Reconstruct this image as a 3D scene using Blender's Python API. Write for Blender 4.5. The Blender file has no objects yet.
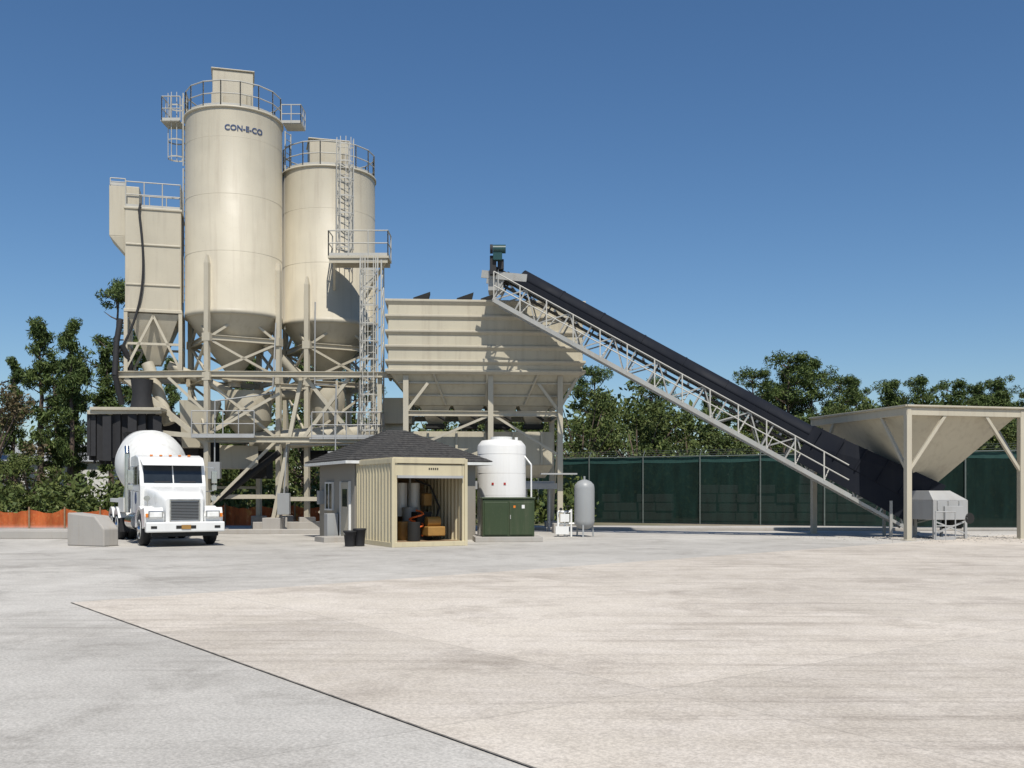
import bpy, math, random, bmesh
import numpy as np
from mathutils import Vector, Matrix
random.seed(7)
D2R=math.radians
scene=bpy.context.scene
COL=scene.collection

# ------------------------------------------------------------ materials
def new_mat(name):
    m=bpy.data.materials.new(name); m.use_nodes=True
    nt=m.node_tree; b=nt.nodes["Principled BSDF"]
    return m,nt,b
def N(nt,t,**kw):
    n=nt.nodes.new(t)
    for k,v in kw.items(): setattr(n,k,v)
    return n
def noise(nt,vec,scale,detail=4,rough=.55,dist=0):
    n=N(nt,'ShaderNodeTexNoise'); n.inputs['Scale'].default_value=scale
    n.inputs['Detail'].default_value=detail; n.inputs['Roughness'].default_value=rough
    n.inputs['Distortion'].default_value=dist
    nt.links.new(vec,n.inputs['Vector']); return n.outputs['Fac']
def ramp(nt,fac,p0,c0,p1,c1):
    r=N(nt,'ShaderNodeValToRGB'); e=r.color_ramp.elements
    e[0].position=p0; e[1].position=p1
    e[0].color=(*c0,1) if isinstance(c0,tuple) else (c0,c0,c0,1)
    e[1].color=(*c1,1) if isinstance(c1,tuple) else (c1,c1,c1,1)
    nt.links.new(fac,r.inputs['Fac']); return r.outputs['Color']
def mix(nt,fac,a,b,mode='MIX'):
    m=N(nt,'ShaderNodeMix',data_type='RGBA',blend_type=mode)
    for s,v in ((m.inputs[0],fac),(m.inputs[6],a),(m.inputs[7],b)):
        if hasattr(v,'links'): nt.links.new(v,s)
        elif isinstance(v,(int,float)) : s.default_value=v if s==m.inputs[0] else (v,v,v,1)
        else: s.default_value=(*v,1)
    return m.outputs[2]
def mapping(nt,sc=(1,1,1),rot=(0,0,0),coord='Object'):
    tc=N(nt,'ShaderNodeTexCoord'); mp=N(nt,'ShaderNodeMapping')
    mp.inputs['Scale'].default_value=sc; mp.inputs['Rotation'].default_value=rot
    nt.links.new(tc.outputs[coord],mp.inputs['Vector']); return mp.outputs['Vector']
def bump(nt,b,h,strength=.2,dist=.02):
    bp=N(nt,'ShaderNodeBump'); bp.inputs['Strength'].default_value=strength
    bp.inputs['Distance'].default_value=dist
    nt.links.new(h,bp.inputs['Height']); nt.links.new(bp.outputs['Normal'],b.inputs['Normal'])

def paint(name,col,rough=.45,streak=.16,dirt=(.28,.23,.17),metal=0,var=.06,bmp=.05,spec=.5):
    m,nt,b=new_mat(name)
    v=mapping(nt); vs=mapping(nt,(2.6,2.6,.16))
    n1=noise(nt,v,.6,3); n2=noise(nt,vs,1.6,4,.6); n3=noise(nt,v,14,2,.6)
    c=mix(nt,ramp(nt,n1,.3,0.,.7,1.),tuple(x*(1-var) for x in col),tuple(min(1,x*(1+var)) for x in col))
    st=ramp(nt,n2,.50,0.,.74,streak)
    c=mix(nt,st,c,dirt)
    sp=ramp(nt,n3,.62,0.,.8,streak*.8)
    c=mix(nt,sp,c,dirt)
    nt.links.new(c,b.inputs['Base Color'])
    rr_=ramp(nt,n1,.3,rough*.85,.7,min(1.,rough*1.25)); nt.links.new(rr_,b.inputs['Roughness'])
    b.inputs['Metallic'].default_value=metal; b.inputs['Specular IOR Level'].default_value=spec
    if bmp>.1: bump(nt,b,n3,bmp,.01)
    return m
def flat(name,col,rough=.5,metal=0,var=.12,scale=6):
    m,nt,b=new_mat(name); v=mapping(nt); n=noise(nt,v,scale,2)
    c=mix(nt,ramp(nt,n,.3,0.,.7,1.),tuple(x*(1-var) for x in col),tuple(min(1,x*(1+var)) for x in col))
    nt.links.new(c,b.inputs['Base Color'])
    b.inputs['Roughness'].default_value=rough; b.inputs['Metallic'].default_value=metal
    return m
BEIGE=paint('beige_paint',(.45,.41,.32),.5,.34)
BEIGE2=paint('beige_paint_bin',(.465,.425,.325),.55,.40)
BEIGE_D=paint('beige_steel',(.42,.385,.30),.55,.45)
GALV=paint('galvanised_steel',(.40,.40,.39),.5,.2,metal=.25)
RAILM=paint('rail_paint',(.43,.42,.38),.45,.15)
TRUSS=paint('truss_paint',(.35,.35,.33),.5,.35,metal=.1)
BLACK=flat('black_rubber',(.018,.018,.02),.75)
BELTM=paint('dark_belt_cover',(.008,.010,.016),.75,.06,dirt=(.06,.055,.05),spec=.2)
DARK=flat('dark_interior',(.012,.012,.011),.8)
WHITE=paint('white_truck_paint',(.72,.72,.70),.28,.08,var=.02)
WHITE_D=paint('white_drum_paint',(.68,.68,.65),.4,.28,var=.03)
WTANK=paint('white_tank_plastic',(.70,.69,.66),.4,.12,var=.02)
CHROME=flat('chrome',(.6,.6,.6),.18,1)
GLASS=flat('window_glass',(.02,.025,.03),.06)
GREEN_G=paint('dark_green_enclosure',(.030,.050,.018),.5,.14)
TEAL=flat('teal_motor',(.01,.05,.05),.4)
CREAM=paint('container_cream',(.53,.465,.31),.5,.32)
STUC=paint('house_wall',(.27,.25,.21),.8,.12)
ORANGE=flat('orange_plastic',(.65,.12,.02),.6)
YELL=flat('yellow_paint',(.32,.17,.04),.6)
RED=flat('red_paint',(.4,.03,.02),.4)
BLUEM=flat('blue_lettering',(.02,.05,.14),.5)
AMBER=flat('amber_lens',(.7,.2,.02),.25)
LAMP=flat('lamp_lens',(.75,.75,.72),.12)
CONC=paint('precast_concrete',(.36,.34,.31),.85,.35,bmp=.3)
GREYT=paint('grey_tank',(.30,.31,.31),.45,.15)
WOOD=flat('wood',(.25,.17,.1),.8)
BARK=flat('bark',(.11,.08,.06),.9,var=.4)

def shingle():
    m,nt,b=new_mat('roof_shingle'); v=mapping(nt)
    n=noise(nt,v,9,4,.7); n2=noise(nt,v,1,3)
    c=mix(nt,ramp(nt,n,.35,0.,.65,1.),(.018,.018,.019),(.065,.062,.058))
    c=mix(nt,ramp(nt,n2,.4,0.,.7,.4),c,(.05,.046,.042))
    nt.links.new(c,b.inputs['Base Color']); b.inputs['Roughness'].default_value=.9
    bump(nt,b,n,.5,.02); return m
SHING=shingle()

def leafmat(name,c0,c1,c2):
    m,nt,b=new_mat(name)
    v=mapping(nt); n1=noise(nt,v,.55,2)
    a=N(nt,'ShaderNodeAttribute',attribute_name='tint')
    oi=N(nt,'ShaderNodeObjectInfo')
    c=mix(nt,ramp(nt,n1,.35,0.,.65,1.),c0,c1)
    c=mix(nt,ramp(nt,a.outputs['Fac'],.5,0.,1.,.85),c,c2)
    c=mix(nt,ramp(nt,oi.outputs['Random'],0.,0.,1.,.4),c,c0)
    nt.links.new(c,b.inputs['Base Color']); b.inputs['Roughness'].default_value=.6
    b.inputs['Specular IOR Level'].default_value=.2
    return m
PINE=leafmat('pine_needles',(.042,.070,.019),(.088,.125,.035),(.15,.185,.055))
LEAF=leafmat('broad_leaves',(.046,.070,.020),(.10,.13,.038),(.17,.19,.055))
BROWNL=leafmat('dry_leaves',(.085,.070,.035),(.15,.115,.06),(.19,.15,.09))

# ------------------------------------------------------------ mesh building
class Part:
    def __init__(s): s.v=[]; s.f=[]; s.sm=[]
    def add(s,vs,fs,smooth=False):
        o=len(s.v); s.v+= [tuple(x) for x in vs]
        for f in fs: s.f.append(tuple(i+o for i in f)); s.sm.append(smooth)
    def hexa(s,b,t):
        s.add(list(b)+list(t),[(3,2,1,0),(4,5,6,7),(0,1,5,4),(1,2,6,5),(2,3,7,6),(3,0,4,7)])
    def box(s,c,d,rz=0):
        x,y,z=c; a,b,h=d[0]/2,d[1]/2,d[2]/2; co,si=math.cos(rz),math.sin(rz)
        P=[(x+u*co-w*si,y+u*si+w*co) for u,w in ((-a,-b),(a,-b),(a,b),(-a,b))]
        s.hexa([(p[0],p[1],z-h) for p in P],[(p[0],p[1],z+h) for p in P])
    def frust(s,c0,s0,c1,s1,rz=0):
        def ring(c,d):
            co,si=math.cos(rz),math.sin(rz)
            return [(c[0]+u*co-w*si,c[1]+u*si+w*co,c[2]) for u,w in ((-d[0]/2,-d[1]/2),(d[0]/2,-d[1]/2),(d[0]/2,d[1]/2),(-d[0]/2,d[1]/2))]
        s.hexa(ring(c0,s0),ring(c1,s1))
    def beam(s,p,q,w=.15,h=None):
        h=h or w; p=Vector(p); q=Vector(q); d=(q-p)
        if d.length<1e-5: return
        d.normalize(); up=Vector((0,0,1)) if abs(d.z)<.98 else Vector((0,1,0))
        a=d.cross(up).normalized(); b=a.cross(d).normalized()
        a=a*w/2; b=b*h/2
        R=[p-a-b,p+a-b,p+a+b,p-a+b]; S=[q-a-b,q+a-b,q+a+b,q-a+b]
        s.add(R+S,[(0,1,2,3),(7,6,5,4),(1,0,4,5),(2,1,5,6),(3,2,6,7),(0,3,7,4)])
    def ibeam(s,p,q,w=.2,t=.025):
        p=Vector(p); q=Vector(q); d=(q-p).normalized()
        up=Vector((0,0,1)) if abs(d.z)<.98 else Vector((0,1,0))
        a=d.cross(up).normalized(); b=a.cross(d).normalized()
        s.beam(p,q,t*.8,w-2*t-.002)
        for k in (1,-1): s.beam(p+b*k*(w/2-t/2),q+b*k*(w/2-t/2),w*.8,t)
    def rev(s,o,ax,prof,seg=32,smooth=True,caps=True):
        o=Vector(o); ax=Vector(ax).normalized()
        up=Vector((0,0,1)) if abs(ax.z)<.9 else Vector((0,1,0))
        a=ax.cross(up).normalized(); b=ax.cross(a).normalized()
        vs=[]
        for (t,r) in prof:
            for i in range(seg):
                an=2*math.pi*i/seg
                vs.append(o+ax*t+a*(r*math.cos(an))+b*(r*math.sin(an)))
        fs=[]
        for k in range(len(prof)-1):
            for i in range(seg):
                j=(i+1)%seg
                fs.append((k*seg+i,k*seg+j,(k+1)*seg+j,(k+1)*seg+i))
        s.add(vs,fs,smooth)
        if caps:
            s.add(vs[:seg],[tuple(reversed(range(seg)))]); s.add(vs[-seg:],[tuple(range(seg))])
    def cyl(s,p,q,r,r2=None,seg=16):
        p=Vector(p); q=Vector(q); s.rev(p,q-p,[(0,r),((q-p).length,r if r2 is None else r2)],seg)
    def tube(s,pts,r,seg=8):
        for i in range(len(pts)-1): s.cyl(pts[i],pts[i+1],r,seg=seg)
    def prism(s,prof,x0,x1):
        n=len(prof)
        s.add([(x0,y,z) for y,z in prof]+[(x1,y,z) for y,z in prof],
          [tuple(range(n)),tuple(reversed(range(n,2*n)))]+[((i+1)%n,i,n+i,n+(i+1)%n) for i in range(n)])
    def loft(s,rings,smooth=False):
        n=len(rings[0]); vs=[p for r in rings for p in r]; fs=[]
        for k in range(len(rings)-1):
            for i in range(n):
                j=(i+1)%n; fs.append((k*n+i,k*n+j,(k+1)*n+j,(k+1)*n+i))
        s.add(vs,fs,smooth); s.add(rings[0],[tuple(reversed(range(n)))]); s.add(rings[-1],[tuple(range(n))])
class Obj:
    def __init__(s,name,loc=(0,0,0),rz=0):
        s.e=bpy.data.objects.new(name,None); s.e.location=loc; s.e.rotation_euler=(0,0,rz); s.e.empty_display_size=.3
        COL.objects.link(s.e); s.p=[]
    def part(s,name,mat,bevel=0):
        p=Part(); s.p.append((name,mat,bevel,p)); return p
    def done(s):
        for name,mat,bev,p in s.p:
            if not p.v: continue
            me=bpy.data.meshes.new(name); me.from_pydata(p.v,[],p.f)
            me.polygons.foreach_set('use_smooth',p.sm); me.update()
            me.materials.append(mat)
            o=bpy.data.objects.new(name,me); COL.objects.link(o); o.parent=s.e
            bm=bmesh.new(); bm.from_mesh(me); bmesh.ops.recalc_face_normals(bm,faces=bm.faces); bm.to_mesh(me); bm.free()
            if bev:
                b=o.modifiers.new('bevel','BEVEL'); b.width=bev; b.segments=2; b.limit_method='ANGLE'; b.angle_limit=D2R(40)
def railing(p,pts,h=1.07,sp=1.0,r=.025,closed=False,mid=1,toe=True):
    pts=[Vector(a) for a in pts]
    if closed: pts=pts+[pts[0]]
    for a,b in zip(pts[:-1],pts[1:]):
        L=(b-a).length; n=max(1,round(L/sp))
        for i in range(n+1):
            q=a+(b-a)*i/n; p.cyl(q,q+Vector((0,0,h)),r,seg=6)
        p.cyl(a+Vector((0,0,h)),b+Vector((0,0,h)),r,seg=6)
        for k in range(mid):
            z=h*(k+1)/(mid+1); p.cyl(a+Vector((0,0,z)),b+Vector((0,0,z)),r*.9,seg=6)
        if toe: p.beam(a+Vector((0,0,.06)),b+Vector((0,0,.06)),.012,.12)
def ladder(p,x,y,z0,z1,az=0,cage=True,w=.45):
    f=Vector((math.sin(az),-math.cos(az),0)); s=Vector((math.cos(az),math.sin(az),0)); o=Vector((x,y,0))
    for k in (-1,1): p.beam(o+s*k*w/2+Vector((0,0,z0)),o+s*k*w/2+Vector((0,0,z1)),.05,.05)
    z=z0+.15
    while z<z1: p.cyl(o-s*w/2+Vector((0,0,z)),o+s*w/2+Vector((0,0,z)),.016,seg=6); z+=.3
    if cage:
        zc=z0+2.2 if z0<2 else z0+.4; n=8
        pts=[o+s*(.38*math.sin(a))+f*(.36+.38*math.cos(a)) for a in [math.pi*(-.8+1.6*i/n) for i in range(n+1)]]
        z=zc
        while z<=z1+.01:
            q=[a+Vector((0,0,z)) for a in pts]
            for a,b in zip(q[:-1],q[1:]): p.beam(a,b,.012,.06)
            z+=.75
        for a in pts[1:-1:1]:
            p.beam(a+Vector((0,0,zc)),a+Vector((0,0,z1)),.03,.01)

# ------------------------------------------------------------ ground
def sheet(name,pts,z,mat):
    me=bpy.data.meshes.new(name); me.from_pydata([(x,y,z) for x,y in pts],[],[tuple(range(len(pts)))]); me.materials.append(mat)
    o=bpy.data.objects.new(name,me); COL.objects.link(o); return o
def ground_mat():
    m,nt,b=new_mat('scrub_ground'); v=mapping(nt); n=noise(nt,v,.12,5,.6); n2=noise(nt,v,3,4,.7)
    c=mix(nt,ramp(nt,n,.4,0.,.6,1.),(.26,.22,.16),(.09,.10,.04)); c=mix(nt,ramp(nt,n2,.4,0.,.7,.5),c,(.12,.10,.06))
    nt.links.new(c,b.inputs['Base Color']); b.inputs['Roughness'].default_value=.95; bump(nt,b,n2,.6,.1); return m
def conc_mat(name,c_lo,c_hi,stain,dust,joint=6.1,rot=0.0,tyre=.35):
    m,nt,b=new_mat(name); v=mapping(nt,rot=(0,0,rot))
    n1=noise(nt,v,.22,6,.66,.15); n2=noise(nt,v,1.3,6,.72,.2); n3=noise(nt,v,34,2,.75); n4=noise(nt,v,.55,7,.78,.3)
    def marks(rz,sx,sy,sc):
        vt=mapping(nt,(sx,sy,1),rot=(0,0,rz)); return noise(nt,vt,sc,6,.75,.3)
    n5=marks(rot+.35,.10,2.6,1.3); n6=marks(rot-.5,.08,2.2,1.7)
    brs=N(nt,'ShaderNodeTexBrick'); brs.offset=0
    brs.inputs['Scale'].default_value=1; brs.inputs['Brick Width'].default_value=joint; brs.inputs['Row Height'].default_value=joint
    brs.inputs['Mortar Size'].default_value=.010; brs.inputs['Mortar Smooth'].default_value=.5
    brs.inputs['Color1'].default_value=(.93,.93,.93,1); brs.inputs['Color2'].default_value=(1.05,1.05,1.05,1); brs.inputs['Mortar'].default_value=(.97,.97,.97,1)
    nt.links.new(v,brs.inputs['Vector'])
    c=mix(nt,ramp(nt,n1,.38,0.,.62,1.),c_lo,c_hi)
    c=mix(nt,ramp(nt,n2,.44,0.,.68,.6),c,dust)
    c=mix(nt,ramp(nt,n4,.51,0.,.70,.7),c,stain)
    mask=ramp(nt,n1,.42,1.,.60,.15)
    for q,t in ((n5,tyre),(n6,tyre)):
        f=mix(nt,1.,ramp(nt,q,.53,0.,.68,t),mask,'MULTIPLY'); c=mix(nt,f,c,stain)
    c=mix(nt,1.0,c,ramp(nt,n3,.35,.78,.65,1.08),'MULTIPLY')
    c=mix(nt,1.0,c,brs.outputs['Color'],'MULTIPLY')
    jf=N(nt,'ShaderNodeMath',operation='MULTIPLY'); nt.links.new(brs.outputs['Fac'],jf.inputs[0]); jf.inputs[1].default_value=.30
    c=mix(nt,jf.outputs[0],c,(.1,.09,.08))
    nt.links.new(c,b.inputs['Base Color'])
    b.inputs['Roughness'].default_value=.9; b.inputs['Specular IOR Level'].default_value=.25
    bump(nt,b,n3,.25,.015); return m
sheet('ground',[(-900,-60),(900,-60),(900,1500),(-900,1500)],0,ground_mat())
ROT=math.atan2(-.8,.6)
YARD=conc_mat('yard_concrete',(.43,.405,.365),(.52,.495,.45),(.27,.25,.22),(.58,.55,.50),rot=-ROT,tyre=.6)
sheet('concrete_yard',[(-70,-30),(70,-30),(70,47),(6,50.5),(-70,49.5)],.004,YARD)
SLABM=conc_mat('slab_concrete',(.51,.455,.385),(.61,.55,.47),(.32,.275,.23),(.66,.60,.53),rot=-ROT,tyre=.75)
K=Vector((-6.75,15.3)); d1=Vector((.6,-.8)); d2=Vector((.737,.676))
q=[K,K+d1*40,K+d1*40+d2*50,K+d2*50]
sheet('concrete_slab',[(p.x,p.y) for p in q],.010,SLABM)
JM=flat('joint_sealant',(.20,.18,.155),.9,var=.5)
def strip(a,b,w):
    n=Vector((-(b-a).y,(b-a).x)).normalized()*w/2
    return [tuple(a-n),tuple(b-n),tuple(b+n),tuple(a+n)]
sheet('pavement_joint',strip(K-d1*.0,K+d1*40,.020),.015,JM)
def stones(name,n,fx,col,smin,smax):
    P=Part()
    for i in range(n):
        x,y=fx(); s=random.uniform(smin,smax); a=random.uniform(0,3)
        c_,s_=math.cos(a)*s,math.sin(a)*s; z=.006; h=s*random.uniform(.5,1.0)
        P.add([(x+c_,y+s_,z),(x-s_,y+c_,z),(x-c_,y-s_,z),(x+s_,y-c_,z),(x+c_*.4,y+s_*.3,z+h),(x-c_*.3,y-s_*.5,z+h*.9)],[(0,1,4),(1,2,5,4),(2,3,5),(3,0,4,5)])
    me=bpy.data.meshes.new(name); me.from_pydata(P.v,[],P.f); me.materials.append(col); o=bpy.data.objects.new(name,me); COL.objects.link(o)
PEB=flat('gravel_stone',(.33,.30,.26),.9,var=.5,scale=3)
stones('gravel',1200,lambda:(random.gauss(17.0,2.6),random.gauss(36.6,1.4)),PEB,.012,.04)

# ------------------------------------------------------------ silos
R15=D2R(15)
def silo(name,cx,cy,R,z0,z1,legtop,zc=6.9,text=False,box=(1.55,1.5,1.5)):
    o=Obj(name,(cx,cy,0))
    sh=o.part('shell',BEIGE)
    sh.rev((0,0,0),(0,0,1),[(z0-.25,R-.02),(z0-.249,R+.02),(z0,R+.02),(z0+.001,R),(z1,R)],64)
    sh.rev((0,0,0),(0,0,1),[(zc,.32),(z0-.25,R-.05)],48)
    z=z0+2.4
    while z<z1-1: sh.rev((0,0,0),(0,0,1),[(z-.012,R),(z,R+.006),(z+.012,R)],64,caps=False); z+=2.4
    sh.rev((0,0,0),(0,0,1),[(z1-.001,R),(z1,R+.06),(z1+.08,R+.06),(z1+.081,R-.1)],64)
    sh.rev((0,0,0),(0,0,1),[(z1+.08,R-.1),(z1+.28,.5)],48)
    v=o.part('valve',BEIGE_D); v.cyl((0,0,zc-.6),(0,0,zc),.3); v.box((0,0,zc-.3),(.8,.8,.15))
    r=o.part('railing',RAILM)
    n=16; railing(r,[(R*.99*math.sin(2*math.pi*i/n),-R*.99*math.cos(2*math.pi*i/n),z1+.09) for i in range(n)],1.05,1.2,.028,True)
    b=o.part('dust_filter',BEIGE,.03)
    b.box((-.05,0,z1+.1+box[2]/2),box,R15); b.box((-.05,0,z1+.14+box[2]),(box[0]+.12,box[1]+.12,.06),R15)
    d=o.part('filter_details',BEIGE_D); d.box((-.45,-.95,z1+.6),(.5,.5,.7),R15); d.cyl((.85,-.75,z1+.1),(.85,-.75,z1+1.0),.12)
    lg=o.part('legs',BEIGE)
    L=[]
    for k in range(4):
        th=D2R(-15+90*k); x,y=(R+.1)*math.sin(th),-(R+.1)*math.cos(th); L.append((x,y))
        lg.box((x,y,legtop/2+.2),(.20,.20,legtop-.4),th)
        lg.frust((x,y,legtop),(.20,.20),(x*.98,y*.98,legtop+.35),(.04,.18),th)
    for k in range(4):
        a=L[k]; c=L[(k+1)%4]
        for zz in (z0-1.25,z0-2.9,4.0): lg.ibeam((*a,zz),(*c,zz),.22)
        lg.beam((*a,z0-2.8),(*c,z0-1.3),.10); lg.beam((*c,z0-2.8),(*a,z0-1.3),.10)
        m=((a[0]+c[0])/2,(a[1]+c[1])/2)
        lg.beam((*a,z0-1.3),(*m,z0-.2),.10); lg.beam((*c,z0-1.3),(*m,z0-.2),.10)
        lg.beam((*a,z0-3),(*c,4.1),.09) if k%2 else lg.beam((*c,z0-3),(*a,4.1),.09)
        for zz in (z0-1.25,z0-2.9,4.0): lg.box((a[0],a[1],zz),(.36,.23,.34),D2R(-15+90*k))
    f=o.part('footings',CONC,.02)
    for a in L: f.box((a[0],a[1],.3),(.7,.7,.6),R15)
    if text:
        cu=bpy.data.curves.new('t','FONT'); cu.body='CON-E-CO'; cu.size=.36; cu.align_x='CENTER'; cu.offset=.008
        to=bpy.data.objects.new('t',cu); COL.objects.link(to)
        dg=bpy.context.evaluated_depsgraph_get(); me=bpy.data.meshes.new_from_object(to.evaluated_get(dg))
        bpy.data.objects.remove(to)
        bm=bmesh.new(); bm.from_mesh(me); bmesh.ops.triangulate(bm,faces=bm.faces)
        bmesh.ops.subdivide_edges(bm,edges=[e for e in bm.edges if abs(e.verts[0].co.x-e.verts[1].co.x)>.12],cuts=2)
        bm.to_mesh(me); bm.free()
        th0=D2R(27)
        for vv in me.vertices:
            th=th0+vv.co.x*.9/R; vv.co=Vector(((R+.022)*math.sin(th),-(R+.022)*math.cos(th),z1-.95+vv.co.y*.9))
        me.materials.clear(); me.materials.append(BLUEM)
        t=bpy.data.objects.new('lettering',me); COL.objects.link(t); t.parent=o.e
    return o,L
C1=(-12.22,44.0); C2=(-8.42,46.0)
s1,L1=silo('cement_silo',*C1,2.06,9.45,17.85,11.3,text=True,box=(1.7,1.6,1.95))
g=s1.part('caged_ladder',RAILM)
ladder(g,-2.2,.1,16.0,19.2,D2R(-90)); ladder(g,-2.2,.1,10,15.9,D2R(-90),False)
ladder(g,2.12,1.1,9,17.9,D2R(70),False)
g.box((-2.7,.1,17.9),(.8,1.0,.05)); railing(g,[(-2.25,-.4,17.9),(-3.05,-.4,17.9),(-3.05,.6,17.9)],1.05,.5)
g.box((2.55,.4,17.9),(.8,.9,.05)); railing(g,[(2.1,-.1,17.9),(2.95,-.1,17.9),(2.95,.8,17.9)],.8,.4)
s1.done()
s2,L2=silo('cement_silo',*C2,2.10,9.4,16.0,10.8,box=(1.75,1.5,1.5))
g=s2.part('caged_ladder',RAILM); ladder(g,1.05,-2.05,11.9,17.1,D2R(15))
p=s2.part('platform',BEIGE); p.box((1.85,-2.75,11.75),(2.6,1.1,.1)); p.beam((.6,-3.2,11.6),(3.1,-3.2,11.6),.08,.2); p.beam((.6,-2.3,11.6),(3.1,-2.3,11.6),.08,.2)
p.beam((.8,-3.1,11.6),(.6,-2.0,10.6),.1); p.beam((3.0,-3.1,11.6),(1.9,-1.4,10.4),.1)
railing(g,[(.58,-2.3,11.8),(.58,-3.28,11.8),(3.12,-3.28,11.8),(3.12,-2.25,11.8)],1.07,.8,.03)
ladder(g,2.38,-3.35,3.9,11.7,0)
for x in (1.95,2.85): g.beam((x,-3.35,3.9),(x,-3.35,11.6),.06); g.beam((x,-2.6,3.9),(x,-2.6,11.6),.06)
zz=4.2
while zz<11: 
    g.beam((1.95,-2.6,zz),(2.85,-2.6,zz+.8),.035); g.beam((1.95,-3.35,zz),(1.95,-2.6,zz+.8),.03); g.beam((2.85,-3.35,zz),(2.85,-2.6,zz+.8),.03); zz+=.8
s2.done()

# ------------------------------------------------------------ bag house
o=Obj('dust_collector',(-15.6,43.6,0),R15)
b=o.part('housing',BEIGE,.02); b.box((.05,0,11.55),(2.25,2.2,4.3)); b.frust((.05,0,7.2),(.5,.5),(.05,0,9.3),(2.15,2.1))
b.box((.05,0,9.4),(2.35,2.3,.14)); b.box((.05,0,13.73),(2.35,2.3,.1))
b.prism([(-.7,12.6),(-.7,14.75),(.7,14.75),(.7,12.6)],-1.75,-.55)
b.frust((-1.0,0,11.9),(.3,1.2),(-1.15,0,12.6),(1.2,1.4))
for z in (10.5,12.2): b.box((.05,-1.12,z),(2.2,.05,.08))
r=o.part('railing',RAILM); railing(r,[(-1.7,-.7,14.75),(-1.1,-.7,14.75)],.3,.5)
railing(r,[(-1.05,-1.05,13.78),(1.15,-1.05,13.78),(1.15,1.05,13.78),(-1.0,1.05,13.78)],1.07,.7)
h=o.part('hose',BLACK); pts=[Vector((-.45,-1.2,13.9))]
for i in range(25):
    t=i/24; pts.append(Vector((-.5+.25*math.sin(t*3)-1.0*t*t*t,-1.25-.1*math.sin(t*6),13.6-6.3*t)))
h.tube(pts,.05)
h.tube([Vector((-1.2+.3*math.sin(i*.5),-1.2+.1*i,7.9-.3*i)) for i in range(6)],.13)
h.tube([(-1.25,-1.1,9.0),(-1.4,-1.2,8),(-1.45,-1.3,6.6),(-1.2,-1,5.4)],.12)
l=o.part('legs',BEIGE)
Q=[(-1.05,-1.05),(1.15,-1.05),(1.15,1.05),(-1.05,1.05)]
for a in Q: l.box((*a,8.0),(.15,.15,2.8))
for k in range(4):
    a=Q[k]; c=Q[(k+1)%4]; l.beam((*a,6.7),(*c,6.7),.2,.25); m=((a[0]+c[0])/2,(a[1]+c[1])/2)
    l.beam((*a,6.9),(*m,9.2),.1); l.beam((*c,6.9),(*m,9.2),.1); l.beam((*a,8.0),(*c,8.0),.1)
o.done()

# ------------------------------------------------------------ batching frame
o=Obj('batching_tower_frame')
s=o.part('steel',BEIGE); W1=[(C1[0]+a[0],C1[1]+a[1]) for a in L1]; W2=[(C2[0]+a[0],C2[1]+a[1]) for a in L2]
s.ibeam((-16.6,42.2,6.65),(W1[0][0],W1[0][1],6.65),.28); s.ibeam((-17.1,44.3,6.65),(W1[3][0],W1[3][1],6.65),.28)
s.ibeam((-16.6,42.2,6.6),(-17.1,44.3,6.6),.24)
s.beam((-16.3,42.2,6.5),(W1[0][0],W1[0][1],3.7),.16,.2); s.beam((-16.9,44.2,6.5),(W1[3][0],W1[3][1],3.9),.14,.2)
s.beam((-14.4,41.9,6.5),(W1[0][0],W1[0][1],5.0),.1)
s.ibeam((W1[0][0],W1[0][1],6.65),(-4.2,42.3,6.65),.24)
s.ibeam((W1[1][0],W1[1][1],6.3),(W2[0][0],W2[0][1],6.3),.22)
s.ibeam((W1[0][0],W1[0][1]-.1,3.9),(-4.2,42.3,3.9),.24)
s.beam((W1[0][0]-2.7,W1[0][1]-.3,4.25),(W1[0][0],W1[0][1]-.1,4.0),.16,.2)
s.ibeam((W2[0][0],W2[0][1],6.7),(-5.6,42.4,6.7),.2)
s.beam((-8.95,42.5,6.5),(-10.1,42.3,.5),.16,.2); s.beam((-8.7,42.4,6.5),(-6.6,42.3,3.9),.14,.16)
s.beam((-6.9,42.3,6.5),(-8.9,42.4,3.9),.13,.15)
s.beam((-10.0,42.5,3.9),(-12.8,42.0,1.0),.12); s.beam((-9.9,42.6,5.9),(-12.8,42.0,4.1),.12)
s.beam((-12.85,42.05,6.4),(-10.3,43.3,4.1),.12)
s.beam((-5.6,42.4,6.7),(-5.6,42.4,0),.18); s.beam((-5.5,42.4,3.8),(-8.2,42.6,.8),.13)
s.beam((-10.2,43.4,1.4),(-5.6,42.4,1.4),.12,.18); s.beam((-12.8,42,1.5),(-10.2,43.4,1.5),.12,.18)
s.beam((-14.2,44.6,1.9),(-11.7,46.1,1.9),.12)
for x in (-7.7,-6.7): s.beam((x,44,6.6),(x,44,3.9),.1)
w=o.part('cement_batcher',BEIGE_D,.01)
w.rev((-11.6,44,0),(0,0,1),[(4.0,.3),(4.8,1.0),(6.1,1.0),(6.101,.3)],28)
w.rev((-8.3,45,0),(0,0,1),[(4.4,.3),(5.2,.8),(6.3,.8),(6.301,.3)],28)
w.cyl((-14.9,43.4,7.2),(-12.2,43.8,6.0),.2); w.cyl((-8.4,46,6.3),(-11.2,44.3,5.9),.22)
w.cyl((-10.7,43.6,8.2),(-9.2,44.6,6.4),.2)
w.cyl((-15.6,42.8,7.2),(-14.6,42.6,4.6),.26)
w.frust((-13.7,43.2,3.6),(1.0,1.0),(-13.5,43.4,5.6),(1.7,1.7),R15)
w.box((-11.9,43.6,3.2),(1.6,1.2,1.0),R15)
sh=o.part('truck_shroud',BLACK)
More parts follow.
